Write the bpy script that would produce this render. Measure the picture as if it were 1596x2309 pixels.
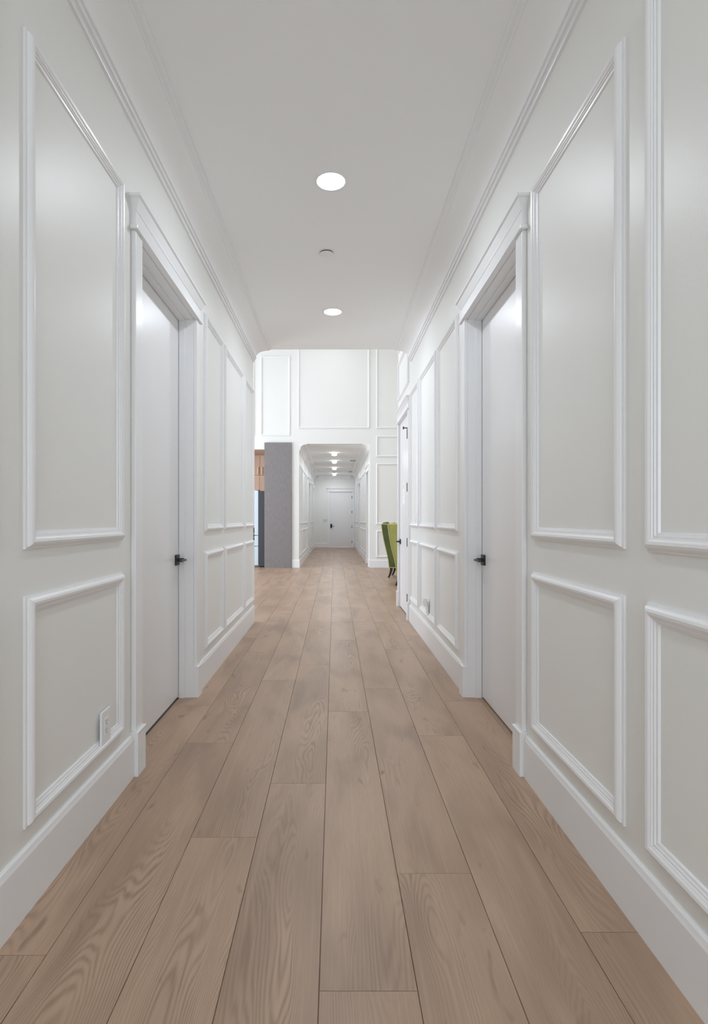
import bpy, bmesh, math, random
from mathutils import Vector

# ------------------------------------------------------------------ scene, camera, light
sc = bpy.context.scene
for o in list(bpy.data.objects):
    bpy.data.objects.remove(o)
COL = sc.collection
FPX, VPX, VPY, HC = 1230.0, 754.0, 1171.0, 1.15      # focal length and vanishing point in pixels, eye height

cam_d = bpy.data.cameras.new('camera')
cam_d.sensor_fit = 'VERTICAL'
cam_d.sensor_height = 36.0
cam_d.lens = 36.0 * FPX / 2309.0
cam_d.shift_x = (798.0 - VPX) / 2309.0
cam_d.shift_y = (VPY - 1154.5) / 2309.0
cam_d.clip_start = 0.05
cam = bpy.data.objects.new('camera', cam_d)
cam.location = (0, 0, HC)
cam.rotation_euler = (math.pi / 2, 0, 0)
COL.objects.link(cam)
sc.camera = cam

world = bpy.data.worlds.new('world')
sc.world = world
world.use_nodes = True
world.node_tree.nodes['Background'].inputs[0].default_value = (0.80, 0.90, 1.0, 1)
world.node_tree.nodes['Background'].inputs[1].default_value = 0.6

sc.view_settings.view_transform = 'Standard'
sc.view_settings.look = 'None'
sc.view_settings.gamma = 1.0
sc.view_settings.use_curve_mapping = False
sc.view_settings.exposure = 0.06
sc.cycles.max_bounces = 14
sc.cycles.diffuse_bounces = 10

HALL_LAMP = 8.6        # watts of one hall downlight
ROOM_FILL = 8.0        # watts of one added, unseen great-room fill light
FAR_LAMP = 9.0
DAYLIGHT = 165.0        # daylight through the tall windows of the great room
LAMP_COL = (0.93, 1.0, 1.09)
BACK_FILL = 50.0        # fill light at the added window behind the viewer
DAY_COL = (0.825, 0.925, 1.06)


def area_light(name, loc, rot, sx, sy, watts, col, shape='RECTANGLE'):
    d = bpy.data.lights.new(name, 'AREA')
    d.shape = shape
    d.size = sx
    if shape in ('RECTANGLE', 'ELLIPSE'):
        d.size_y = sy
    d.energy = watts
    d.color = col
    o = bpy.data.objects.new(name, d)
    o.location = loc
    o.rotation_euler = rot
    COL.objects.link(o)
    return o


# daylight enters the great room through the tall windows in its left wall (built below)
for wy in (9.4, 11.5):
    area_light('window_daylight', (-5.58, wy, 1.8), (0, -math.pi / 2, 0), 3.1, 1.8, DAYLIGHT, DAY_COL)

area_light('window_daylight', (-.025, -4.06, 1.7), (math.pi / 2, 0, 0), 1.2, 1.9, BACK_FILL, DAY_COL)  # fill light for the near hall, behind an added back window

# ------------------------------------------------------------------ materials
def new_mat(name):
    m = bpy.data.materials.new(name)
    m.use_nodes = True
    nt = m.node_tree
    return m, nt, nt.nodes['Principled BSDF']


def paint(name, col, rough, bump=0.0, bscale=220.0, spec=0.5):
    m, nt, b = new_mat(name)
    b.inputs['Base Color'].default_value = (*col, 1)
    b.inputs['Roughness'].default_value = rough
    b.inputs['Specular IOR Level'].default_value = spec
    if bump:
        tc = nt.nodes.new('ShaderNodeTexCoord')
        n = nt.nodes.new('ShaderNodeTexNoise')
        n.inputs['Scale'].default_value = bscale
        n.inputs['Detail'].default_value = 2
        bp = nt.nodes.new('ShaderNodeBump')
        bp.inputs['Strength'].default_value = bump
        bp.inputs['Distance'].default_value = 0.0006
        nt.links.new(tc.outputs['Object'], n.inputs['Vector'])
        nt.links.new(n.outputs['Fac'], bp.inputs['Height'])
        nt.links.new(bp.outputs['Normal'], b.inputs['Normal'])
    return m


M = {}
M['wall'] = paint('wall_paint', (0.83, 0.834, 0.81), 0.42, 0.35)
M['ceil'] = paint('ceiling_paint', (0.90, 0.905, 0.90), 0.85, 0.2)
M['trim'] = paint('trim_paint', (0.845, 0.85, 0.857), 0.30)
M['door'] = paint('door_paint', (0.82, 0.82, 0.825), 0.32)
M['plate'] = paint('white_plastic', (0.84, 0.86, 0.88), 0.3)
M['slot'] = paint('socket_slot_dark', (0.10, 0.095, 0.09), 0.6)
M['black'] = paint('matte_black_metal', (0.016, 0.016, 0.017), 0.38)
M['hinge'] = paint('bronze_hinge', (0.022, 0.021, 0.020), 0.4)
M['gap'] = paint('plank_joint_dark', (0.20, 0.165, 0.14), 0.9)
M['fridge_side'] = paint('dark_steel', (0.055, 0.06, 0.066), 0.35)
M['fridge_front'] = paint('pale_glass_front', (0.62, 0.72, 0.80), 0.15)
M['fridge_gap'] = paint('rubber_gasket', (0.02, 0.022, 0.025), 0.7)
M['brass'] = paint('pale_brass', (0.80, 0.60, 0.38), 0.3)
M['legwood'] = paint('espresso_leg', (0.035, 0.022, 0.020), 0.4)
M['piping'] = paint('pale_piping', (0.55, 0.50, 0.19), 0.7)
M['paper'] = paint('paper', (0.88, 0.88, 0.87), 0.7)
M['orange'] = paint('orange_print', (0.90, 0.60, 0.45), 0.7)
M['greyprint'] = paint('grey_print', (0.62, 0.63, 0.66), 0.7)
M['vent_dark'] = paint('vent_shadow', (0.48, 0.48, 0.47), 0.8)  # one even grey for vent frame and slats
M['oven'] = paint('dark_drawer', (0.05, 0.045, 0.045), 0.3)
M['tstat'] = paint('switch_blue_grey', (0.60, 0.68, 0.74), 0.3)


def emission(name, col, s):
    m, nt, b = new_mat(name)
    b.inputs['Base Color'].default_value = (0.9, 0.9, 0.9, 1)
    b.inputs['Emission Color'].default_value = (*col, 1)
    b.inputs['Emission Strength'].default_value = s
    return m


M['lens'] = emission('lit_lens', (1.0, 0.985, 0.97), 9.0)


def math_node(nt, op, a, b=None, clamp=False):
    n = nt.nodes.new('ShaderNodeMath')
    n.operation = op
    n.use_clamp = clamp
    for i, v in enumerate((a, b)):
        if v is None:
            continue
        if isinstance(v, (int, float)):
            n.inputs[i].default_value = v
        else:
            nt.links.new(v, n.inputs[i])
    return n.outputs[0]


def mix_col(nt, fac, a, b, mode='MIX'):
    n = nt.nodes.new('ShaderNodeMix')
    n.data_type = 'RGBA'
    n.blend_type = mode
    for idx, v in ((0, fac), (6, a), (7, b)):
        if isinstance(v, (int, float)):
            n.inputs[idx].default_value = v
        elif isinstance(v, tuple):
            n.inputs[idx].default_value = (*v, 1)
        else:
            nt.links.new(v, n.inputs[idx])
    return n.outputs[2]


def oak(name):
    """washed oak planks: cathedral contour lines, fibres, soft tone patches, knots; each plank shifted by its object random"""
    m, nt, b = new_mat(name)
    L = nt.links
    tc = nt.nodes.new('ShaderNodeTexCoord')
    oi = nt.nodes.new('ShaderNodeObjectInfo')
    rnd = oi.outputs['Random']
    sep = nt.nodes.new('ShaderNodeSeparateXYZ')
    L.new(tc.outputs['Object'], sep.inputs[0])
    x, y = sep.outputs[0], sep.outputs[1]
    r1 = math_node(nt, 'MULTIPLY', rnd, 173.0)
    r2 = math_node(nt, 'FRACT', math_node(nt, 'MULTIPLY', rnd, 37.7))
    r3 = math_node(nt, 'FRACT', math_node(nt, 'MULTIPLY', rnd, 91.3))

    def vec(sx, sy, zoff=0.0):
        c = nt.nodes.new('ShaderNodeCombineXYZ')
        L.new(math_node(nt, 'MULTIPLY', x, sx), c.inputs[0])
        L.new(math_node(nt, 'MULTIPLY', y, sy), c.inputs[1])
        L.new(math_node(nt, 'ADD', r1, zoff), c.inputs[2])
        return c.outputs[0]

    def noise(v, scale=1.0, detail=2.0, rough=0.5, dist=0.0):
        n = nt.nodes.new('ShaderNodeTexNoise')
        n.inputs['Scale'].default_value = scale
        n.inputs['Detail'].default_value = detail
        n.inputs['Roughness'].default_value = rough
        n.inputs['Distortion'].default_value = dist
        L.new(v, n.inputs['Vector'])
        return n.outputs['Fac']

    # contour field: a parabola across the width (the heart of the board) + stretched noise
    xc = math_node(nt, 'SUBTRACT', x, math_node(nt, 'MULTIPLY', math_node(nt, 'SUBTRACT', r2, 0.5), 0.16))
    par = math_node(nt, 'MULTIPLY', math_node(nt, 'MULTIPLY', xc, xc), 26.0)
    field = math_node(nt, 'ADD', par, math_node(nt, 'MULTIPLY', noise(vec(6.5, 1.15), 1.0, 1.5, 0.45, 0.25), 0.85))
    field = math_node(nt, 'ADD', field, math_node(nt, 'MULTIPLY', noise(vec(38.0, 3.6, 5.0), 1.0, 2.0, 0.5), 0.035))
    ring = math_node(nt, 'SINE', math_node(nt, 'MULTIPLY', field, 190.0))
    ring = math_node(nt, 'MULTIPLY', math_node(nt, 'ADD', ring, 1.0), 0.5)
    ring = math_node(nt, 'POWER', ring, 1.8)
    ring_mask = math_node(nt, 'MULTIPLY', noise(vec(5.0, 1.0, 11.0), 1.0, 1.0), 3.4)
    ring_mask = math_node(nt, 'SUBTRACT', ring_mask, 1.25, True)
    ring = math_node(nt, 'MULTIPLY', ring, ring_mask)
    fibre = noise(vec(420.0, 9.0, 3.0), 1.0, 2.0, 0.6)
    fibre2 = noise(vec(120.0, 2.4, 7.0), 1.0, 2.0, 0.6)
    ring = math_node(nt, 'MULTIPLY', ring, math_node(nt, 'ADD', math_node(nt, 'MULTIPLY', noise(vec(60.0, 5.0, 13.0), 1.0, 2.0, 0.6), 1.6), 0.05))
    tone = noise(vec(5.0, 1.3, 21.0), 1.0, 2.0, 0.5, 0.6)
    # knots: rare dark spots
    kn = noise(vec(17.0, 6.0, 41.0), 1.0, 2.0, 0.5, 0.4)
    knot = math_node(nt, 'MULTIPLY', math_node(nt, 'SUBTRACT', kn, 0.68), 7.0, True)

    base = mix_col(nt, r3, (0.435, 0.298, 0.206), (0.485, 0.336, 0.234))
    c = mix_col(nt, math_node(nt, 'MULTIPLY', math_node(nt, 'SUBTRACT', tone, 0.42), 3.0, True), base, (0.312, 0.210, 0.145))
    c = mix_col(nt, math_node(nt, 'MULTIPLY', ring, 0.72), c, (0.235, 0.146, 0.092))
    fm = math_node(nt, 'MULTIPLY', math_node(nt, 'SUBTRACT', fibre, 0.42), 1.7, True)
    c = mix_col(nt, math_node(nt, 'MULTIPLY', fm, 0.55), c, (0.300, 0.198, 0.134))
    fm2 = math_node(nt, 'MULTIPLY', math_node(nt, 'SUBTRACT', fibre2, 0.5), 2.0, True)
    c = mix_col(nt, math_node(nt, 'MULTIPLY', fm2, 0.45), c, (0.540, 0.391, 0.281))
    c = mix_col(nt, math_node(nt, 'MULTIPLY', knot, 0.75), c, (0.170, 0.099, 0.060))
    L.new(c, b.inputs['Base Color'])
    b.inputs['Roughness'].default_value = 0.40
    b.inputs['Specular IOR Level'].default_value = 0.5
    bp = nt.nodes.new('ShaderNodeBump')
    bp.inputs['Strength'].default_value = 0.10
    bp.inputs['Distance'].default_value = 0.0008
    L.new(fibre, bp.inputs['Height'])
    L.new(bp.outputs['Normal'], b.inputs['Normal'])
    return m


def stretched(name, c0, c1, sx, sy, sz, rough):
    m, nt, b = new_mat(name)
    tc = nt.nodes.new('ShaderNodeTexCoord')
    mp = nt.nodes.new('ShaderNodeMapping')
    mp.inputs['Scale'].default_value = (sx, sy, sz)
    n = nt.nodes.new('ShaderNodeTexNoise')
    n.inputs['Scale'].default_value = 1.0
    n.inputs['Detail'].default_value = 4
    nt.links.new(tc.outputs['Object'], mp.inputs['Vector'])
    nt.links.new(mp.outputs['Vector'], n.inputs['Vector'])
    f = math_node(nt, 'MULTIPLY', math_node(nt, 'SUBTRACT', n.outputs['Fac'], 0.3), 2.5, True)
    nt.links.new(mix_col(nt, f, c0, c1), b.inputs['Base Color'])
    b.inputs['Roughness'].default_value = rough
    return m


M['oak'] = oak('washed_oak')
M['grey_laminate'] = stretched('grey_linen_laminate', (0.185, 0.170, 0.172), (0.265, 0.245, 0.248), 160, 160, 9, 0.55)
M['blonde'] = stretched('blonde_wood', (0.50, 0.33, 0.235), (0.60, 0.42, 0.31), 40, 40, 3, 0.5)


def velvet(name, c0, c1):
    m = stretched(name, c0, c1, 14, 14, 7, 0.75)
    b = m.node_tree.nodes['Principled BSDF']
    b.inputs['Sheen Weight'].default_value = 0.12
    b.inputs['Sheen Tint'].default_value = (0.8, 0.85, 0.6, 1)
    return m


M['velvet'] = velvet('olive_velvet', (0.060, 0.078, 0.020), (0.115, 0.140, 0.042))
M['velvet_light'] = velvet('lime_velvet', (0.36, 0.375, 0.115), (0.44, 0.45, 0.15))  # same velvet, with its nap sheen painted in as lighter green

# ------------------------------------------------------------------ helpers
def box(bm, x0, x1, y0, y1, z0, z1):
    if x0 > x1: x0, x1 = x1, x0
    if y0 > y1: y0, y1 = y1, y0
    v = [bm.verts.new(p) for p in ((x0, y0, z0), (x1, y0, z0), (x1, y1, z0), (x0, y1, z0),
                                   (x0, y0, z1), (x1, y0, z1), (x1, y1, z1), (x0, y1, z1))]
    for f in ((0, 3, 2, 1), (4, 5, 6, 7), (0, 1, 5, 4), (1, 2, 6, 5), (2, 3, 7, 6), (3, 0, 4, 7)):
        bm.faces.new([v[i] for i in f])
    return v


def loft(bm, rings, closed=True, cap=True):
    rv = [[bm.verts.new(p) for p in r] for r in rings]
    n = len(rv[0])
    for a, b in zip(rv, rv[1:]):
        for i in range(n if closed else n - 1):
            j = (i + 1) % n
            bm.faces.new((a[i], a[j], b[j], b[i]))
    if cap and closed:
        bm.faces.new(rv[0])
        bm.faces.new(rv[-1])


def prism(bm, poly, axis, a, b):
    """extrude a closed 2-D polygon along an axis; poly coordinates are the two other axes in x,y,z order"""
    def p(u, v, t):
        return (t, u, v) if axis == 'x' else (u, t, v) if axis == 'y' else (u, v, t)
    loft(bm, [[p(u, v, a) for u, v in poly], [p(u, v, b) for u, v in poly]])


def lathe(bm, prof, cx, cy, n=40):
    """closed profile [(r,z)...] turned about a vertical axis"""
    rings = []
    for i in range(n):
        t = 2 * math.pi * i / n
        rings.append([bm.verts.new((cx + r * math.cos(t), cy + r * math.sin(t), z)) for r, z in prof])
    m = len(prof)
    for i in range(n):
        a, b = rings[i], rings[(i + 1) % n]
        for k in range(m - 1):
            try:
                bm.faces.new((a[k], b[k], b[k + 1], a[k + 1]))
            except ValueError:
                pass


WLOC = {}


def obj(name, bm, mat, parent=None, bevel=0.0, smooth=False, origin=None):
    bmesh.ops.remove_doubles(bm, verts=bm.verts, dist=1e-6)
    bmesh.ops.recalc_face_normals(bm, faces=bm.faces)
    if bevel:
        bmesh.ops.bevel(bm, geom=list(bm.edges), offset=bevel, segments=2, affect='EDGES', profile=0.6)
    xs = [v.co.x for v in bm.verts]; ys = [v.co.y for v in bm.verts]; zs = [v.co.z for v in bm.verts]
    if origin is None:
        origin = Vector(((min(xs) + max(xs)) / 2, (min(ys) + max(ys)) / 2, min(zs)))
    else:
        origin = Vector(origin)
    bmesh.ops.translate(bm, verts=bm.verts, vec=-origin)
    me = bpy.data.meshes.new(name)
    bm.to_mesh(me)
    bm.free()
    if smooth:
        for p in me.polygons:
            p.use_smooth = True
        me.set_sharp_from_angle(angle=math.radians(35))
    me.materials.append(M[mat] if isinstance(mat, str) else mat)
    o = bpy.data.objects.new(name, me)
    COL.objects.link(o)
    place(o, origin, parent)
    return o


def place(o, world_loc, parent=None):
    wl = Vector(world_loc)
    if parent is not None:
        o.parent = parent
        o.location = wl - WLOC[parent.name]
    else:
        o.location = wl
    WLOC[o.name] = wl


def empty(name, loc):
    o = bpy.data.objects.new(name, None)
    o.empty_display_size = 0.1
    COL.objects.link(o)
    place(o, loc)
    return o


def tag(o, label=None, cat=None, group=None, kind=None):
    if label: o['label'] = label
    if cat: o['category'] = cat
    if group: o['group'] = group
    if kind: o['kind'] = kind
    return o


def bx(name, mat, parent, *d, bevel=0.0):
    bm = bmesh.new()
    box(bm, *d)
    return obj(name, bm, mat, parent, bevel)


class Face:
    """a wall face: u runs along the wall, w out of it into the room, z up"""
    def __init__(s, kind, pos):
        s.kind, s.pos = kind, pos

    def P(s, u, w, z):
        if s.kind == 'left': return (s.pos + w, u, z)      # normal +x
        if s.kind == 'right': return (s.pos - w, u, z)     # normal -x
        return (u, s.pos - w, z)                           # normal -y

    def box(s, bm, u0, u1, w0, w1, z0, z1):
        a, b = s.P(u0, w0, z0), s.P(u1, w1, z1)
        box(bm, a[0], b[0], a[1], b[1], a[2], b[2])


# picture-frame moulding: (distance from the outer edge, height above the wall)
PROFILE = [(0, 0), (0, .007), (.007, .009), (.008, .014), (.014, .020), (.021, .0225), (.029, .021), (.035, .016),
           (.037, .0155), (.038, .012), (.044, .0115), (.045, .008), (.052, .006), (.054, 0)]


def panel_frame(face, u0, u1, z0, z1, parent, scale=1.0):
    bm = bmesh.new()
    corners = ((u0, z0, 1, 1), (u1, z0, -1, 1), (u1, z1, -1, -1), (u0, z1, 1, -1))
    rings = []
    for (u, z, su, sz) in corners:
        rings.append([bm.verts.new(face.P(u + su * d * scale, h * scale, z + sz * d * scale)) for d, h in PROFILE])
    n = len(PROFILE)
    for i in range(4):
        a, b = rings[i], rings[(i + 1) % 4]
        for k in range(n):
            j = (k + 1) % n
            bm.faces.new((a[k], b[k], b[j], a[j]))
    return obj('panel_frame', bm, 'trim', parent)


BASE_H = 0.188


def baseboard(name, face, u0, u1, label, h=BASE_H, t=0.016):
    bm = bmesh.new()
    prof = [(0, 0), (t, 0), (t, h - .022), (t - .003, h - .014), (t - .006, h - .004), (t - .010, h), (0, h)]
    loft(bm, [[face.P(u, w, z) for w, z in prof] for u in (u0, u1)])
    return tag(obj(name, bm, 'trim'), label, 'baseboard', None, 'structure')


def lever_handle(face, u, w, z, du, parent, mat='black'):
    """square rosette, stem and flat lever that runs towards u + du"""
    s = 0.033
    bm = bmesh.new()
    face.box(bm, u - s, u + s, w, w + .012, z - s, z + s)
    r = obj('handle', bm, mat, parent, 0.0015)
    bm = bmesh.new()
    face.box(bm, u - .011, u + .011, w + .012, w + .048, z - .011, z + .011)
    obj('stem', bm, mat, r, 0.002)
    bm = bmesh.new()
    sg = 1 if du > 0 else -1
    face.box(bm, u - sg * .012, u + du, w + .044, w + .062, z - .006, z + .006)
    obj('lever', bm, mat, r, 0.0015)
    return r


def hinge(face, u, w, z, parent):
    bm = bmesh.new()
    n = 12
    ring = []
    for zz in (z - .05, z + .05):
        ring.append([face.P(u + .0065 * math.cos(2 * math.pi * i / n), w + .0065 * math.sin(2 * math.pi * i / n), zz) for i in range(n)])
    loft(bm, ring)
    face.box(bm, u - .014, u + .002, w - .012, w - .004, z - .05, z + .05)
    return obj('hinge', bm, 'hinge', parent)


def door(name, label, face, u0, u1, ztop, recess, latch, head_over=0.02, casing=.09, dead=False, parts_hinges=(), hinge_out=0.0):
    """u0..u1 clear opening; latch 'near' or 'far' end in u; the leaf face lies recess behind the wall face"""
    mid = face.P((u0 + u1) / 2, 0, 0)
    d = empty(name, mid)
    tag(d, label, 'door', None, 'structure')
    g = .003
    bm = bmesh.new()
    face.box(bm, u0 + g, u1 - g, -recess, -recess - .042, .012, ztop - g)
    leaf = obj('leaf', bm, 'door', d, .0015)
    # jamb: two legs and a head lining the opening
    for a, b in ((u0 - .02, u0), (u1, u1 + .02)):
        bm = bmesh.new()
        face.box(bm, a, b, .0, -.15, 0, ztop + .02)
        obj('jamb', bm, 'trim', d)
    bm = bmesh.new()
    face.box(bm, u0, u1, .0, -.15, ztop, ztop + .02)
    obj('head_jamb', bm, 'trim', d)
    if recess > .06:       # stops in front of the leaf
        for a, b in ((u0, u0 + .011), (u1 - .011, u1)):
            bm = bmesh.new()
            face.box(bm, a, b, -recess + .003, -recess + .04, 0, ztop)
            obj('door_stop', bm, 'trim', d, .001)
        bm = bmesh.new()
        face.box(bm, u0 + .011, u1 - .011, -recess + .003, -recess + .04, ztop - .011, ztop)
        obj('door_stop', bm, 'trim', d, .001)
    # casing legs with a rounded outer edge, on plinth blocks
    c0, c1 = u0 - casing, u1 + casing
    pz = .20
    for k, (a, b) in enumerate(((c0, u0 - .004), (u1 + .004, c1))):
        bm = bmesh.new()
        face.box(bm, a, b, 0, .022, pz, ztop + .006)
        obj('casing', bm, 'trim', d, .003)
        bm = bmesh.new()
        e = .006
        face.box(bm, a - e, b + (e if k else .008), 0, .034, 0, pz - .006)
        pb = obj('plinth_block', bm, 'trim', d, .002)
        bm = bmesh.new()
        face.box(bm, a - e - .003, b + (e if k else .008) + .003, 0, .037, pz - .006, pz)
        obj('plinth_cap', bm, 'trim', pb, .001)
    # head: bead, frieze, flared cap
    ho = head_over
    h0 = ztop + .006
    bm = bmesh.new()
    face.box(bm, c0 - ho, c1 + ho, 0, .036, h0, h0 + .018)
    obj('head_bead', bm, 'trim', d, .004)
    bm = bmesh.new()
    face.box(bm, c0 - .006, c1 + .006, 0, .024, h0 + .018, h0 + .088)
    obj('head_frieze', bm, 'trim', d)
    bm = bmesh.new()
    prof = [(0.006, .026, .088), (.010, .031, .100), (.026, .046, .132), (.034, .054, .138), (.034, .054, .150)]
    rings = [[face.P(c0 - o, 0, h0 + z), face.P(c0 - o, w, h0 + z), face.P(c1 + o, w, h0 + z), face.P(c1 + o, 0, h0 + z)] for o, w, z in prof]
    loft(bm, rings)
    obj('head_cap', bm, 'trim', d)
    for z in parts_hinges:
        hu = u0 + .002 if latch == 'far' else u1 - .012
        hinge(face, hu + (.006 if hinge_out else 0), hinge_out or (-recess + .008), z, d)
    return d


# ------------------------------------------------------------------ dimensions
XL, XR = -0.91, 0.86           # faces of the near hall's walls
T = 0.15
Y_END = 6.12                   # where the near hall opens into the great room
ZC = 3.056                     # hall ceiling
Y_BACK = -4.0
Y_R = 7.36                     # end of the right wall
Y_FAR = 13.0                   # far wall of the great room
XL2, XR2 = -0.845, 0.845       # walls of the far hall
ZC2 = 2.95
Y_E2 = 22.35
ZG = 5.6                       # great-room ceiling
XG0, XG1 = -5.5, 5.2
D0, D1, DZ = 2.53, 3.52, 2.437  # near doors: clear opening and top

FL, FR = Face('left', XL), Face('right', XR)
FF = Face('end', Y_FAR)
FL2, FR2, FE = Face('left', XL2), Face('right', XR2), Face('end', Y_E2)


def struct(name, bm, mat, label, cat):
    return tag(obj(name, bm, mat), label, cat, None, 'structure')


# ------------------------------------------------------------------ floor of oak planks
bm = bmesh.new()
box(bm, XL - T, XR + T, Y_BACK - T, 6.0, -.12, -.006)
box(bm, XG0 - T, XG1 + T, 6.0, 15.0, -.12, -.006)
box(bm, XL2 - T, XR2 + T, 15.0, Y_E2 + T, -.12, -.006)
floor = struct('floor', bm, 'gap', 'washed oak plank floor running down the hallway', 'floor')
PW, PL, GAP = 0.241, 1.93, 0.0014
phase = {0: 1.331, -1: 2.377 - PL, -2: 1.973 - PL, -3: 2.806 - PL, -4: 1.44, 1: 1.772, 2: 2.90 - PL, 3: 1.52}
plank_cache = {}
rng = random.Random(4)


def plank(xa, xb, ya, yb):
    w, l = round(xb - xa - GAP, 4), round(yb - ya - GAP, 4)
    if w < .02 or l < .02:
        return
    key = (w, l)
    if key not in plank_cache:
        bm = bmesh.new()
        e = .0012
        ring = lambda i, z: [(-w / 2 + i, -l / 2 + i, z), (w / 2 - i, -l / 2 + i, z), (w / 2 - i, l / 2 - i, z), (-w / 2 + i, l / 2 - i, z)]
        loft(bm, [ring(0, -.006), ring(0, -.0012), ring(e, 0)])
        bmesh.ops.recalc_face_normals(bm, faces=bm.faces)
        me = bpy.data.meshes.new('plank')
        bm.to_mesh(me)
        bm.free()
        me.materials.append(M['oak'])
        plank_cache[key] = me
    o = bpy.data.objects.new('plank', plank_cache[key])
    COL.objects.link(o)
    place(o, ((xa + xb) / 2, (ya + yb) / 2, 0), floor)


def plank_area(x0, x1, y0, y1):
    k0 = math.floor((x0 + .0378) / PW)
    k1 = math.ceil((x1 + .0378) / PW)
    for k in range(k0, k1):
        xa, xb = max(x0, -.0378 + PW * k), min(x1, -.0378 + PW * (k + 1))
        if xb - xa < .03:
            continue
        if k not in phase:
            phase[k] = rng.uniform(0, PL)
        n = math.floor((y0 - phase[k]) / PL)
        while phase[k] + PL * n < y1:
            ya, yb = max(y0, phase[k] + PL * n), min(y1, phase[k] + PL * (n + 1))
            if yb - ya > .03:
                plank(xa, xb, ya, yb)
            n += 1


plank_area(XL - .10, XR + .10, -.5, Y_END)
plank_area(-2.7, 2.2, Y_END, Y_FAR)
plank_area(XL2, XR2, Y_FAR, Y_E2)
plank_area(-2.7, XL2 - T, Y_FAR, 14.0)
# the stretches of floor that the photograph cannot see are plain oak sheets
bm = bmesh.new()
box(bm, XL - .10, XR + .10, Y_BACK, -.5, -.006, 0)
box(bm, XG0, -2.7, Y_END, 14.6, -.006, 0)
box(bm, 2.2, XG1, Y_R, Y_FAR, -.006, 0)
obj('floor_sheet', bm, 'oak', floor)

# ------------------------------------------------------------------ walls and ceilings
OZ = DZ + .02
bm = bmesh.new()
for a, b, z0 in ((Y_BACK, D0 - .02, 0), (D0 - .02, D1 + .02, OZ), (D1 + .02, Y_END, 0)):
    box(bm, XL - T, XL, a, b, z0, ZC)
wall_left = struct('wall_left', bm, 'wall', 'white panelled left wall of the near hallway', 'wall')

D30, D31, D3Z = 6.28, 7.19, 2.40
bm = bmesh.new()
for a, b, z0 in ((Y_BACK, D0 - .02, 0), (D0 - .02, D1 + .02, OZ), (D1 + .02, 5.97, 0)):
    box(bm, XR, XR + T, a, b, z0, ZC)
box(bm, XR, XR + T, 5.97, D30 - .02, 0, ZG)
box(bm, XR, XR + T, D30 - .02, D31 + .02, D3Z + .02, ZG)
box(bm, XR, XR + T, D31 + .02, Y_R, 0, ZG)
wall_right = struct('wall_right', bm, 'wall', 'white panelled right wall of the near hallway', 'wall')

bm = bmesh.new()
WB = (-.625, .575, .75, 2.65)  # window opening added behind the viewer to let fill light in
box(bm, XL - T, WB[0], Y_BACK - T, Y_BACK, 0, ZC)
box(bm, WB[1], XR + T, Y_BACK - T, Y_BACK, 0, ZC)
box(bm, WB[0], WB[1], Y_BACK - T, Y_BACK, 0, WB[2])
box(bm, WB[0], WB[1], Y_BACK - T, Y_BACK, WB[3], ZC)
struct('wall_back', bm, 'wall', 'white wall with a window closing the hallway behind the viewer', 'wall')
bm = bmesh.new()
for x in (WB[0], WB[1] - .05):
    box(bm, x, x + .05, Y_BACK - .05, Y_BACK, WB[2], WB[3])
for z in (WB[2], WB[3] - .05):
    box(bm, WB[0], WB[1], Y_BACK - .05, Y_BACK, z, z + .05)
struct('window_3', bm, 'trim', 'white window frame behind the viewer', 'window')

bm = bmesh.new()
box(bm, XG0, XL - T, Y_END - T, Y_END, 0, ZG)
box(bm, XL - T, XR, Y_END - T, Y_END, ZC, ZG)
struct('wall_front', bm, 'wall', 'white great-room wall above the near hallway mouth', 'wall')

bm = bmesh.new()
box(bm, XR + T, XG1, Y_R - T, Y_R, 0, ZG)
struct('wall_return', bm, 'wall', 'white great-room wall returning beyond the right-hand door', 'wall')

bm = bmesh.new()
box(bm, XG1, XG1 + T, Y_R - T, Y_FAR + T, 0, ZG)
struct('wall_east', bm, 'wall', 'white right-hand wall of the great room', 'wall')

# window wall of the great room, out of frame on the left
bm = bmesh.new()
wins = [(8.5, 10.3), (10.6, 12.4)]
box(bm, XG0 - T, XG0, Y_END - T, wins[0][0], 0, ZG)
box(bm, XG0 - T, XG0, wins[0][1], wins[1][0], 0, ZG)
box(bm, XG0 - T, XG0, wins[1][1], 15.0, 0, ZG)
for a, b in wins:
    box(bm, XG0 - T, XG0, a, b, 0, .2)
    box(bm, XG0 - T, XG0, a, b, 3.4, ZG)
struct('wall_west', bm, 'wall', 'white window wall of the great room', 'wall')
for i, (a, b) in enumerate(wins):
    bm = bmesh.new()
    for y in (a, (a + b) / 2 - .03, b - .06):
        box(bm, XG0 - .11, XG0 - .05, y, y + .06, .2, 3.4)
    for z in (.2, 2.3, 3.34):
        box(bm, XG0 - .11, XG0 - .05, a, b, z, z + .06)
    struct('window_%d' % (i + 1), bm, 'trim', 'tall white window frame in the great-room window wall', 'window')

# far wall of the great room: opening to the far hall, bulkhead over the kitchen niche
KZ = 2.82
XK = -1.017
bm = bmesh.new()
box(bm, XK, XL2, Y_FAR, Y_FAR + T, 0, ZG)
box(bm, XL2, XR2, Y_FAR, Y_FAR + T, ZC2, ZG)
box(bm, XR2, XG1, Y_FAR, Y_FAR + T, 0, ZG)
box(bm, XG0, XK, Y_FAR + .012, Y_FAR + T, KZ, ZG)
wall_far = struct('wall_far', bm, 'wall', 'tall white panelled wall at the far side of the great room', 'wall')
bm = bmesh.new()
box(bm, XG0, XK, Y_FAR + T, 14.75, KZ, KZ + .05)
struct('ceiling_kitchen', bm, 'blonde', 'blonde wood soffit above the kitchen niche', 'ceiling')
bm = bmesh.new()
box(bm, XG0, XL2 - T, 14.75, 14.9, 0, KZ + .05)
struct('wall_kitchen', bm, 'wall', 'plain white wall behind the kitchen cabinets', 'wall')

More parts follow.
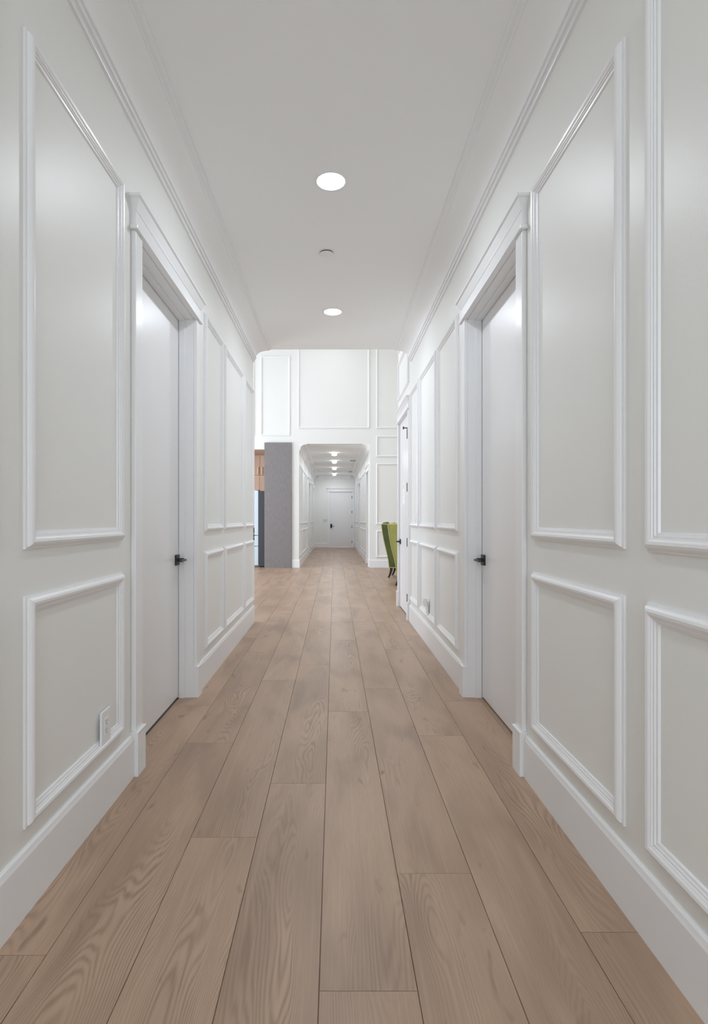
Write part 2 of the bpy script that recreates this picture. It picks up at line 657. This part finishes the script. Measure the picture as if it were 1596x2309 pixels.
bm = bmesh.new()
doors_l2 = [(17.62, 18.72), (21.05, 21.95)]
doors_r2 = [(13.32, 14.18), (17.85, 18.75)]
D2Z = 2.33


def hall2_wall(x0, x1, doors):
    bm = bmesh.new()
    y = Y_FAR + T
    for a, b in doors:
        box(bm, x0, x1, y, a - .02, 0, ZC2)
        box(bm, x0, x1, a - .02, b + .02, D2Z + .02, ZC2)
        y = b + .02
    box(bm, x0, x1, y, Y_E2, 0, ZC2)
    return bm


wall_l2 = struct('wall_far_left', hall2_wall(XL2 - T, XL2, doors_l2), 'wall', 'white panelled left wall of the far hallway', 'wall')
wall_r2 = struct('wall_far_right', hall2_wall(XR2, XR2 + T, doors_r2), 'wall', 'white panelled right wall of the far hallway', 'wall')
E0, E1, EZ = -.20, .725, 2.275
bm = bmesh.new()
box(bm, XL2 - T, E0 - .02, Y_E2, Y_E2 + T, 0, ZC2)
box(bm, E0 - .02, E1 + .02, Y_E2, Y_E2 + T, EZ + .02, ZC2)
box(bm, E1 + .02, XR2 + T, Y_E2, Y_E2 + T, 0, ZC2)
wall_end = struct('wall_end', bm, 'wall', 'white wall at the end of the far hallway', 'wall')

bm = bmesh.new()
box(bm, XL - T, XR + T, Y_BACK - T, Y_END - T, ZC, ZC + .12)
box(bm, XL - T, XR, Y_END - T, Y_END, ZC - .0005, ZC + .0)
struct('ceiling', bm, 'ceil', 'flat white ceiling of the near hallway', 'ceiling')
bm = bmesh.new()
box(bm, XG0 - T, XG1 + T, Y_END - T, Y_FAR + T, ZG, ZG + .12)
struct('ceiling_great_room', bm, 'ceil', 'high white ceiling of the great room', 'ceiling')
bm = bmesh.new()
box(bm, XL2 - T, XR2 + T, Y_FAR + T, Y_E2 + T, ZC2, ZC2 + .12)
struct('ceiling_far', bm, 'ceil', 'flat white ceiling of the far hallway', 'ceiling')


# crown: stepped bead on the wall, hollow cove, flat strip on the ceiling
def crown(name, face, u0, u1, zc, label, w1=.156, drop=.075, strip=.036):
    root = empty(name, face.P((u0 + u1) / 2, 0, zc - drop - .06))
    tag(root, label, 'moulding', None, 'structure')
    zb = zc - .016 - drop
    bm = bmesh.new()
    prof = [(0, zb - .050), (.012, zb - .050), (.014, zb - .046), (.014, zb - .028), (.024, zb - .028), (.027, zb - .020), (.027, zb - .010), (.034, zb - .010), (.036, zb - .004), (.034, zb), (0, zb)]
    loft(bm, [[face.P(u, w, z) for w, z in prof] for u in (u0, u1)])
    obj('wall_bead', bm, 'trim', root)
    bm = bmesh.new()
    arc = []
    for i in range(17):
        t = math.pi / 2 * i / 16
        arc.append((.030 + (w1 - .030) * (1 - math.cos(t)), zb + drop * math.sin(t)))
    prof = [(0, zb)] + arc + [(w1, zc), (0, zc)]
    loft(bm, [[face.P(u, w, z) for w, z in prof] for u in (u0, u1)])
    obj('cove', bm, 'ceil', root, smooth=True)
    bm = bmesh.new()
    prof = [(w1, zc), (w1, zc - .016), (w1 + .006, zc - .017), (w1 + .010, zc - .012), (w1 + strip - .008, zc - .010), (w1 + strip, zc - .005), (w1 + strip, zc)]
    loft(bm, [[face.P(u, w, z) for w, z in prof] for u in (u0, u1)])
    obj('ceiling_strip', bm, 'trim', root)
    return root


crown('trim_1', FL, Y_BACK, Y_END, ZC, 'white coved crown moulding along the left side of the near ceiling')
crown('trim_2', FR, Y_BACK, Y_END, ZC, 'white coved crown moulding along the right side of the near ceiling')
crown('trim_3', FL2, Y_FAR + .004, Y_E2, ZC2, 'white coved crown moulding along the left side of the far ceiling', .15, .105)
crown('trim_4', FR2, Y_FAR + .004, Y_E2, ZC2, 'white coved crown moulding along the right side of the far ceiling', .15, .105)
crown('trim_5', FE, XL2 + .19, XR2 - .19, ZC2, 'white coved crown moulding across the end of the far hallway', .15, .105)

# ------------------------------------------------------------------ wall panel frames
UZ0, UZ1, LZ0, LZ1 = 1.062, 2.590, .243, .924
for u0, u1 in ((.62, 1.455), (1.594, 2.330), (3.80, 4.405), (4.48, 5.385), (5.455, 6.07)):
    panel_frame(FL, u0, u1, UZ0, UZ1, wall_left)
    panel_frame(FL, u0, u1, LZ0, LZ1, wall_left)
for u0, u1 in ((.60, 1.492), (1.610, 2.350), (3.775, 4.500), (4.570, 5.450), (5.520, 6.13)):
    panel_frame(FR, u0, u1, UZ0, UZ1 - .015, wall_right)
    panel_frame(FR, u0, u1, LZ0, LZ1, wall_right)
panel_frame(FR, 6.27, 7.30, 2.72, 3.23, wall_right)
panel_frame(FR, 6.27, 7.30, 3.36, 5.05, wall_right)
# far wall
panel_frame(FF, -.875, .842, 3.31, 5.30, wall_far)
for z0, z1 in ((3.31, 5.30), (2.63, 3.143), (1.02, 2.49), (.237, .89)):
    panel_frame(FF, .99, 2.35, z0, z1, wall_far)
FK = Face('end', Y_FAR + .012)
panel_frame(FK, -1.765, -1.05, 3.135, 5.05, wall_far)
panel_frame(FK, -2.65, -1.905, 3.135, 5.05, wall_far)
bm = bmesh.new()
FK.box(bm, -3.2, XK, 0, .02, 5.20, 5.28)
obj('cornice_strip', bm, 'trim', wall_far)
# far hall
for u0, u1 in ((13.22, 14.0), (14.12, 16.25), (16.38, 17.38), (19.0, 20.78)):
    panel_frame(FL2, u0, u1, UZ0 - .03, 2.47, wall_l2)
    panel_frame(FL2, u0, u1, LZ0, LZ1 - .03, wall_l2)
for u0, u1 in ((14.42, 15.35), (15.47, 16.5), (16.62, 17.62), (19.0, 21.0), (21.1, 22.2)):
    panel_frame(FR2, u0, u1, UZ0 - .03, 2.47, wall_r2)
    panel_frame(FR2, u0, u1, LZ0, LZ1 - .03, wall_r2)

# ------------------------------------------------------------------ baseboards
c = .09 + .007
baseboard('baseboard_left', FL, Y_BACK, D0 - c, 'white baseboard on the left wall before the door')
baseboard('baseboard_left', FL, D1 + c, Y_END, 'white baseboard on the left wall beyond the door')
baseboard('baseboard_right', FR, Y_BACK, D0 - c, 'white baseboard on the right wall before the door')
baseboard('baseboard_right', FR, D1 + c, D30 - c, 'white baseboard on the right wall between the two doors')
baseboard('baseboard_far', FF, XK, XL2 + .012, 'white baseboard at the foot of the narrow pier beside the grey panel')
baseboard('baseboard_far', FF, XR2 - .012, XG1, 'white baseboard behind the green chairs')
for f, ds, side in ((FL2, doors_l2, 'left'), (FR2, doors_r2, 'right')):
    y = Y_FAR
    for k, (a, b) in enumerate(ds + [(Y_E2 + c, None)]):
        if a - c - y > .05:
            baseboard('baseboard_far_' + side, f, y, a - c, 'white baseboard on the %s wall of the far hallway, %s stretch' % (side, ('first', 'second', 'third')[k]))
        y = (b or 0) + c
baseboard('baseboard_end', FE, XL2 + .016, E0 - c, 'white baseboard left of the door at the end of the far hallway')

# ------------------------------------------------------------------ doors
d1 = door('door_1', 'plain white door with black lever in the left wall of the near hallway', FL, D0, D1, DZ, .094, 'far')
lever_handle(FL, D1 - .056, -.094, .892, -.095, d1)
d2 = door('door_2', 'plain white door with black lever in the right wall of the near hallway', FR, D0, D1, DZ, .090, 'far')
lever_handle(FR, D1 - .056, -.090, .892, -.095, d2)
d3 = door('door_3', 'white door with dark hinges and a taped note, beside the green chairs', FR, D30, D31, D3Z, .004, 'far', parts_hinges=(2.13, 1.52, .885, .24), hinge_out=.022)
lever_handle(FR, D31 - .06, -.004, .86, -.10, d3)
bm = bmesh.new()
FR.box(bm, D30 + .004, D30 + .012, .016, .026, 2.14, 2.20)
FR.box(bm, D30 + .0, D30 + .016, .016, .062, 2.198, 2.208)
FR.box(bm, D30 - .006, D30 + .022, .060, .072, 2.188, 2.218)
obj('hinge_door_stop', bm, 'hinge', d3)
d4 = door('door_4', 'plain grey-white door with dark hinges at the end of the far hallway', FE, E0, E1, EZ, .02, 'near', head_over=.02, parts_hinges=(2.05, 1.45, .84, .22), hinge_out=.004)
bm = bmesh.new()
FE.box(bm, E0 + .03, E0 + .105, -.02, .006, .80, .96)
hk = obj('handle', bm, 'black', d4, .003)
bm = bmesh.new()
FE.box(bm, E0 + .06, E0 + .08, .006, .045, .855, .875)
FE.box(bm, E0 + .06, E0 + .20, .035, .050, .855, .872)
obj('lever', bm, 'black', hk)
for i, (f, ds, side) in enumerate(((FL2, doors_l2, 'left'), (FR2, doors_r2, 'right'))):
    for k, (a, b) in enumerate(ds):
        dd = door('door_%d' % (5 + 2 * i + k), 'white cased door in the far hallway, %s of its %s wall' % (('nearest', 'second')[k], side), f, a, b, D2Z, .09, 'far')
        lever_handle(f, b - .06, -.09, .88, -.09, dd)

# ------------------------------------------------------------------ ceiling fittings
def downlight(x, y, z, r, watts, label, group, size=None):
    root = empty('recessed_light', (x, y, z))
    tag(root, label, 'ceiling light', group)
    bm = bmesh.new()
    lathe(bm, [(r, z), (r, z - .002), (r - .006, z - .006), (r * .86, z - .007), (r * .84, z - .004), (r * .84, z)], x, y, 48)
    obj('trim_ring', bm, 'trim', root, smooth=True)
    bm = bmesh.new()
    lathe(bm, [(r * .84, z - .001), (r * .84, z - .0045), (r * .6, z - .0055), (0.0001, z - .006)], x, y, 48)
    obj('lens', bm, 'lens', root)
    lamp = area_light('lamp', (0, 0, -.009), (0, 0, 0), r * 1.6, r * 1.6, watts, LAMP_COL, 'DISK')
    lamp.parent = root
    return root


def sprinkler(x, y, z):
    root = empty('sprinkler_cover', (x, y, z))
    tag(root, 'small flat white round cover on the ceiling between the two near lights', 'sprinkler cover')
    bm = bmesh.new()
    lathe(bm, [(.0001, z), (.045, z), (.045, z - .008), (.0001, z - .008)], x, y, 40)
    obj('collar', bm, 'slot', root)  # dark colour paints the shade on the cover's rim
    bm = bmesh.new()
    lathe(bm, [(.0001, z - .008), (.047, z - .008), (.048, z - .0085), (.047, z - .0095), (.0001, z - .010)], x, y, 40)
    obj('disc', bm, 'plate', root, smooth=True)
    return root


downlight(-.02, 3.07, ZC, .093, HALL_LAMP, 'nearer round recessed light glowing in the near hallway ceiling', 'recessed lights of the near hallway')
downlight(-.016, 5.00, ZC, .093, HALL_LAMP, 'farther round recessed light glowing in the near hallway ceiling', 'recessed lights of the near hallway')
sprinkler(-.057, 3.90, ZC)
for y, w in ((-.79, 'just behind'), (-2.72, 'well behind')):
    downlight(-.02, y, ZC, .093, HALL_LAMP, 'round recessed light in the ceiling %s the viewer' % w, 'recessed lights of the near hallway')
for i, x in enumerate((-3.4, 0.0, 3.4)):  # unseen fill lights, added to brighten the great room
    for j, y in enumerate((7.6, 9.6, 11.6)):
        downlight(x, y, ZG, .12, ROOM_FILL, 'recessed light of the high great-room ceiling, %s row, %s' % (('near', 'middle', 'far')[j], ('window side', 'in line with the hallways', 'chair side')[i]), 'recessed lights of the great room')


def bloom_light(x, y, z, r, watts, label):  # stacked drum shape imitates the bloom around recessed lights
    root = empty('flush_ceiling_light', (x, y, z))
    tag(root, label, 'ceiling light', 'flush lights of the far hallway')
    bm = bmesh.new()
    lathe(bm, [(.0001, z), (r * .82, z), (r * .86, z - .03), (.0001, z - .03)], x, y, 32)
    obj('upper_lens', bm, 'lens', root)
    bm = bmesh.new()
    lathe(bm, [(.0001, z - .03), (r, z - .03), (r, z - .038), (.0001, z - .038)], x, y, 32)
    obj('band', bm, 'plate', root)
    bm = bmesh.new()
    lathe(bm, [(.0001, z - .038), (r * .9, z - .038), (r * .86, z - .075), (r * .6, z - .083), (.0001, z - .085)], x, y, 32)
    obj('lower_lens', bm, 'lens', root)
    lamp = area_light('lamp', (0, 0, -.09), (0, 0, 0), r * 1.6, r * 1.6, watts, LAMP_COL, 'DISK')
    lamp.parent = root


for y, w in ((14.7, 'nearest'), (16.7, 'second'), (18.9, 'third'), (21.35, 'farthest')):
    bloom_light(-.004, y, ZC2, .078, FAR_LAMP, '%s of the bright round lights in the far hallway ceiling' % w)
bm = bmesh.new()
root = empty('smoke_detector', (-.004, 20.6, ZC2))
tag(root, 'small round detector between the last two far hallway lights', 'smoke detector')
lathe(bm, [(.0001, ZC2), (.065, ZC2), (.065, ZC2 - .02), (.05, ZC2 - .032), (.0001, ZC2 - .034)], -.004, 20.6, 28)
obj('body', bm, 'plate', root)
bm = bmesh.new()
lathe(bm, [(.0001, ZC2 - .034), (.028, ZC2 - .034), (.028, ZC2 - .042), (.0001, ZC2 - .042)], -.004, 20.6, 20)
obj('sensor', bm, 'slot', root)
for x, y, w, lab in ((.56, 16.7, .15, 'nearer'), (.60, 20.6, .12, 'farther')):
    root = empty('ceiling_vent', (x, y, ZC2))
    tag(root, '%s small slatted vent in the far hallway ceiling, right side' % lab, 'vent')
    bm = bmesh.new()
    for a in (-1, 1):
        box(bm, x - w / 2, x + w / 2, y + a * .12 - .012, y + a * .12 + .012, ZC2 - .014, ZC2)
        box(bm, x + a * w / 2 - .008, x + a * w / 2 + .008, y - .132, y + .132, ZC2 - .014, ZC2)
    obj('frame', bm, 'vent_dark', root)
    for k in range(5):
        bm = bmesh.new()
        yy = y - .08 + k * .04
        prism(bm, [(yy - .014, ZC2 - .003), (yy + .010, ZC2 - .016), (yy + .014, ZC2 - .014), (yy - .010, ZC2 - .001)], 'x', x - w / 2, x + w / 2)
        obj('slat', bm, 'vent_dark', root)

# ------------------------------------------------------------------ wall plates
def wall_plate(name, face, u, z, w, h, label, cat, gangs=1, kind='socket', t=.008, mat='plate', w0=0.0):
    root = empty(name, face.P(u, 0, z - h / 2))
    tag(root, label, cat)
    bm = bmesh.new()
    face.box(bm, u - w / 2, u + w / 2, w0, w0 + t, z - h / 2, z + h / 2)
    obj('plate', bm, mat, root, .002)
    for g in range(gangs):
        gu = u + (g - (gangs - 1) / 2) * .046
        bm = bmesh.new()
        face.box(bm, gu - .0165, gu + .0165, w0 + t - .002, w0 + t + .0012, z - .033, z + .033)
        ins = obj('socket_face' if kind == 'socket' else 'rocker', bm, mat, root, .0008)
        if kind == 'socket':
            for zz in (z + .017, z - .017):
                for a, b, c0, c1 in ((-.0075, -.0050, .0, .009), (.0050, .0075, .001, .008), (-.0025, .0025, -.0095, -.0045)):
                    bm = bmesh.new()
                    face.box(bm, gu + a, gu + b, w0 + t + .0008, w0 + t + .0016, zz + c0, zz + c1)
                    obj('slot', bm, 'slot', ins)
    return root


wall_plate('power_outlet', FL, 2.133, .342, .082, .128, 'white double power outlet low on the left wall before the door', 'outlet', w0=.010)
wall_plate('power_outlet', FR, 4.975, .342, .080, .125, 'white power outlet low on the right wall, behind a plugged-in adapter', 'outlet', w0=.010)
ad = empty('plug_adapter', FR.P(4.965, .02, .355))
tag(ad, 'white plug-in adapter in the low outlet on the right wall', 'adapter')
bm = bmesh.new()
FR.box(bm, 4.935, 4.995, .0205, .052, .362, .435)
obj('body', bm, 'plate', ad, .004)
bm = bmesh.new()
FR.box(bm, 4.950, 4.980, .052, .056, .385, .412)
obj('face', bm, 'plate', ad, .001)
wall_plate('light_switch', FR, 5.72, 1.155, .08, .125, 'white rocker switch low in the last tall panel of the right wall', 'switch', kind='switch')
wall_plate('light_switch', FE, -.545, 1.10, .075, .12, 'single white switch plate on the end wall of the far hallway', 'switch', kind='switch')
wall_plate('light_switch', FE, -.385, 1.10, .165, .12, 'wide triple switch plate beside the door ending the far hallway', 'switch', 3, kind='switch', mat='tstat')
wall_plate('light_switch', FL2, 13.42, 1.19, .12, .22, 'tall switch panel just inside the far hallway, left wall', 'switch', 2, kind='switch', mat='tstat', t=.012)
root = empty('thermostat', FL2.P(13.46, 0, 1.34))
tag(root, 'white thermostat just inside the far hallway, left wall', 'thermostat')
bm = bmesh.new()
FL2.box(bm, 13.36, 13.56, 0, .03, 1.345, 1.43)
obj('body', bm, 'plate', root, .004)
bm = bmesh.new()
FL2.box(bm, 13.40, 13.52, .03, .032, 1.365, 1.41)
obj('display', bm, 'tstat', root)

# note taped to door 3
nt_root = empty('paper_note', FR.P(6.80, -.004, 1.34))
tag(nt_root, 'white paper note with an orange mark taped to the hinged door near the green chairs', 'paper')
bm = bmesh.new()
FR.box(bm, 6.70, 6.90, -.004, -.0028, 1.335, 1.60)
obj('sheet', bm, 'paper', nt_root)
bm = bmesh.new()
FR.box(bm, 6.78, 6.86, -.0028, -.0022, 1.53, 1.585)
obj('orange_mark', bm, 'orange', nt_root)
for z in (1.478, 1.445, 1.405):
    bm = bmesh.new()
    FR.box(bm, 6.785, 6.835, -.0028, -.0022, z, z + .012)
    obj('grey_mark', bm, 'greyprint', nt_root)

# ------------------------------------------------------------------ kitchen corner
bx_panel = bmesh.new()
box(bx_panel, -1.665, -1.019, Y_FAR - .04, Y_FAR - .001, 0, 2.975)
p = obj('refrigerator_end_panel', bx_panel, 'grey_laminate', None, .002)
tag(p, 'tall grey woven-look panel standing beside the refrigerator', 'panel')

fr = empty('refrigerator', (-1.45, 13.5, 0))
tag(fr, 'dark-sided refrigerator with pale glass front behind the grey panel', 'refrigerator')
FY0, FY1 = 13.06, 13.93
bm = bmesh.new(); box(bm, -1.815, -1.03, FY0, FY1, .03, 1.83); obj('body', bm, 'fridge_side', fr, .004)
bm = bmesh.new(); box(bm, -1.80, -1.05, FY0 + .02, FY1 - .02, 0, .03); obj('foot', bm, 'fridge_gap', fr)
bm = bmesh.new(); box(bm, -1.825, -1.815, FY0 + .01, FY1 - .01, .05, 1.82); obj('gasket', bm, 'fridge_gap', fr)
for nm, z0, z1 in (('door', .775, 1.84), ('drawer', .515, .758), ('drawer', .05, .498)):
    for k, (a, b) in enumerate(((FY0, (FY0 + FY1) / 2 - .003), ((FY0 + FY1) / 2 + .003, FY1)) if nm == 'door' else ((FY0, FY1),)):
        bm = bmesh.new()
        box(bm, -1.915, -1.825, a, b, z0, z1)
        dd = obj(nm, bm, 'fridge_front', fr, .003)
        bm = bmesh.new()
        box(bm, -1.93, -1.915, a + .06, b - .06, z0 + .005, z0 + .02)
        obj('grip', bm, 'fridge_gap', dd)
bm = bmesh.new(); box(bm, -1.87, -1.80, FY0 + .02, FY0 + .10, 1.83, 1.85); obj('hinge_cover', bm, 'fridge_gap', fr)

cb = empty('pantry_cabinet', (-1.9, 14.35, 0))
tag(cb, 'tall blonde wood cabinet wall with brass bar handles above the refrigerator', 'cabinet')
bm = bmesh.new(); box(bm, -3.3, -1.0, 14.03, 14.74, .0, KZ - .002); obj('body', bm, 'blonde', cb)
for k in range(3):
    xa = -2.815 + .452 * k
    for z0, z1, hz in ((2.285, 2.79, True), (1.05, 2.278, False)):
        bm = bmesh.new()
        box(bm, xa, xa + .446, 14.0, 14.03, z0, z1)
        dd = obj('door', bm, 'blonde', cb, .002)
        if hz:
            hx = xa + (.40 if k % 2 == 1 else .046)
            bm = bmesh.new()
            box(bm, hx - .009, hx + .009, 13.966, 13.978, 2.30, 2.49)
            for z in (2.32, 2.47):
                box(bm, hx - .005, hx + .005, 13.978, 14.0, z - .005, z + .005)
            obj('handle', bm, 'brass', dd)
for z0, z1 in ((.80, .935), (.70, .765), (.54, .68), (.435, .50), (.07, .40)):
    bm = bmesh.new()
    box(bm, -2.6, -2.02, 14.0, 14.03, z0, z1)
    obj('drawer', bm, 'oven', cb, .002)

# ------------------------------------------------------------------ green chairs
REAR = [(.00, 1.055), (.022, .885), (.045, .76), (.067, .66), (.112, .477), (.140, .345), (.150, .26), (.155, .205)]


def wing_chair(loc, rz, mat, label):
    root = empty('wing_chair', (0, 0, 0))
    tag(root, label, 'chair', 'green wing chairs at the hidden table')
    W = .60

    def side(y0, y1):
        front = [(.66, .205), (.66, .56), (.62, .60), (.42, .63), (.33, .72), (.27, .86), (.235, 1.0), (.21, 1.055)]
        poly = REAR + front
        bm = bmesh.new()
        prism(bm, poly, 'y', y0, y1)
        s = obj('side_wing', bm, mat, root, 0)
        # piping along the rear edge, the top and the bottom
        bm = bmesh.new()
        path = [(.66, .205)] + list(reversed(REAR)) + [(.21, 1.055)]
        t = .006
        for (a, b) in zip(path, path[1:]):
            dx, dz = b[0] - a[0], b[1] - a[1]
            l = math.hypot(dx, dz)
            nx, nz = -dz / l * t, dx / l * t
            for yy in (y0, y1):
                prism(bm, [(a[0] - nx, a[1] - nz), (b[0] - nx, b[1] - nz), (b[0] + nx, b[1] + nz), (a[0] + nx, a[1] + nz)], 'y', yy - t, yy + t)
        obj('piping', bm, 'piping', s)

    side(-W / 2, -W / 2 + .06)
    side(W / 2 - .06, W / 2)
    # padded back with an arched top
    bm = bmesh.new()
    rings = []
    n = 12
    for i in range(n + 1):
        t = i / n
        y = -W / 2 + .06 + (W - .12) * t
        arch = .035 * math.sin(math.pi * t) ** .7
        rings.append([(x + .004, y, z + (arch if z > 1.0 else 0)) for x, z in REAR] +
                     [(.245, y, .40), (.20, y, .66), (.155, y, .88), (.13, y, 1.03 + arch), (.07, y, 1.065 + arch)])
    loft(bm, rings)
    obj('backrest', bm, mat, root, smooth=True)
    bm = bmesh.new()
    box(bm, .15, .67, -W / 2 + .062, W / 2 - .062, .21, .36)
    obj('seat_base', bm, mat, root, .01)
    bm = bmesh.new()
    box(bm, .20, .68, -W / 2 + .064, W / 2 - .064, .362, .47)
    obj('seat_cushion', bm, mat, root, .025, True)
    for sx in (0, 1):
        for y in (-W / 2 + .05, W / 2 - .05):
            bm = bmesh.new()
            rings = []
            for i in range(9):
                t = i / 8
                z = .205 * (1 - t)
                x = (.195 - .060 * t ** 2.0) if sx == 0 else (.62 + .05 * t ** 1.8)
                r = .027 - .011 * t
                rings.append([(x - r, y - r, z), (x + r, y - r, z), (x + r, y + r, z), (x - r, y + r, z)])
            loft(bm, rings)
            obj('leg', bm, 'legwood', root, smooth=True)
    root.location = loc
    root.rotation_euler = (0, 0, rz)
    return root


rz = math.radians(-15)
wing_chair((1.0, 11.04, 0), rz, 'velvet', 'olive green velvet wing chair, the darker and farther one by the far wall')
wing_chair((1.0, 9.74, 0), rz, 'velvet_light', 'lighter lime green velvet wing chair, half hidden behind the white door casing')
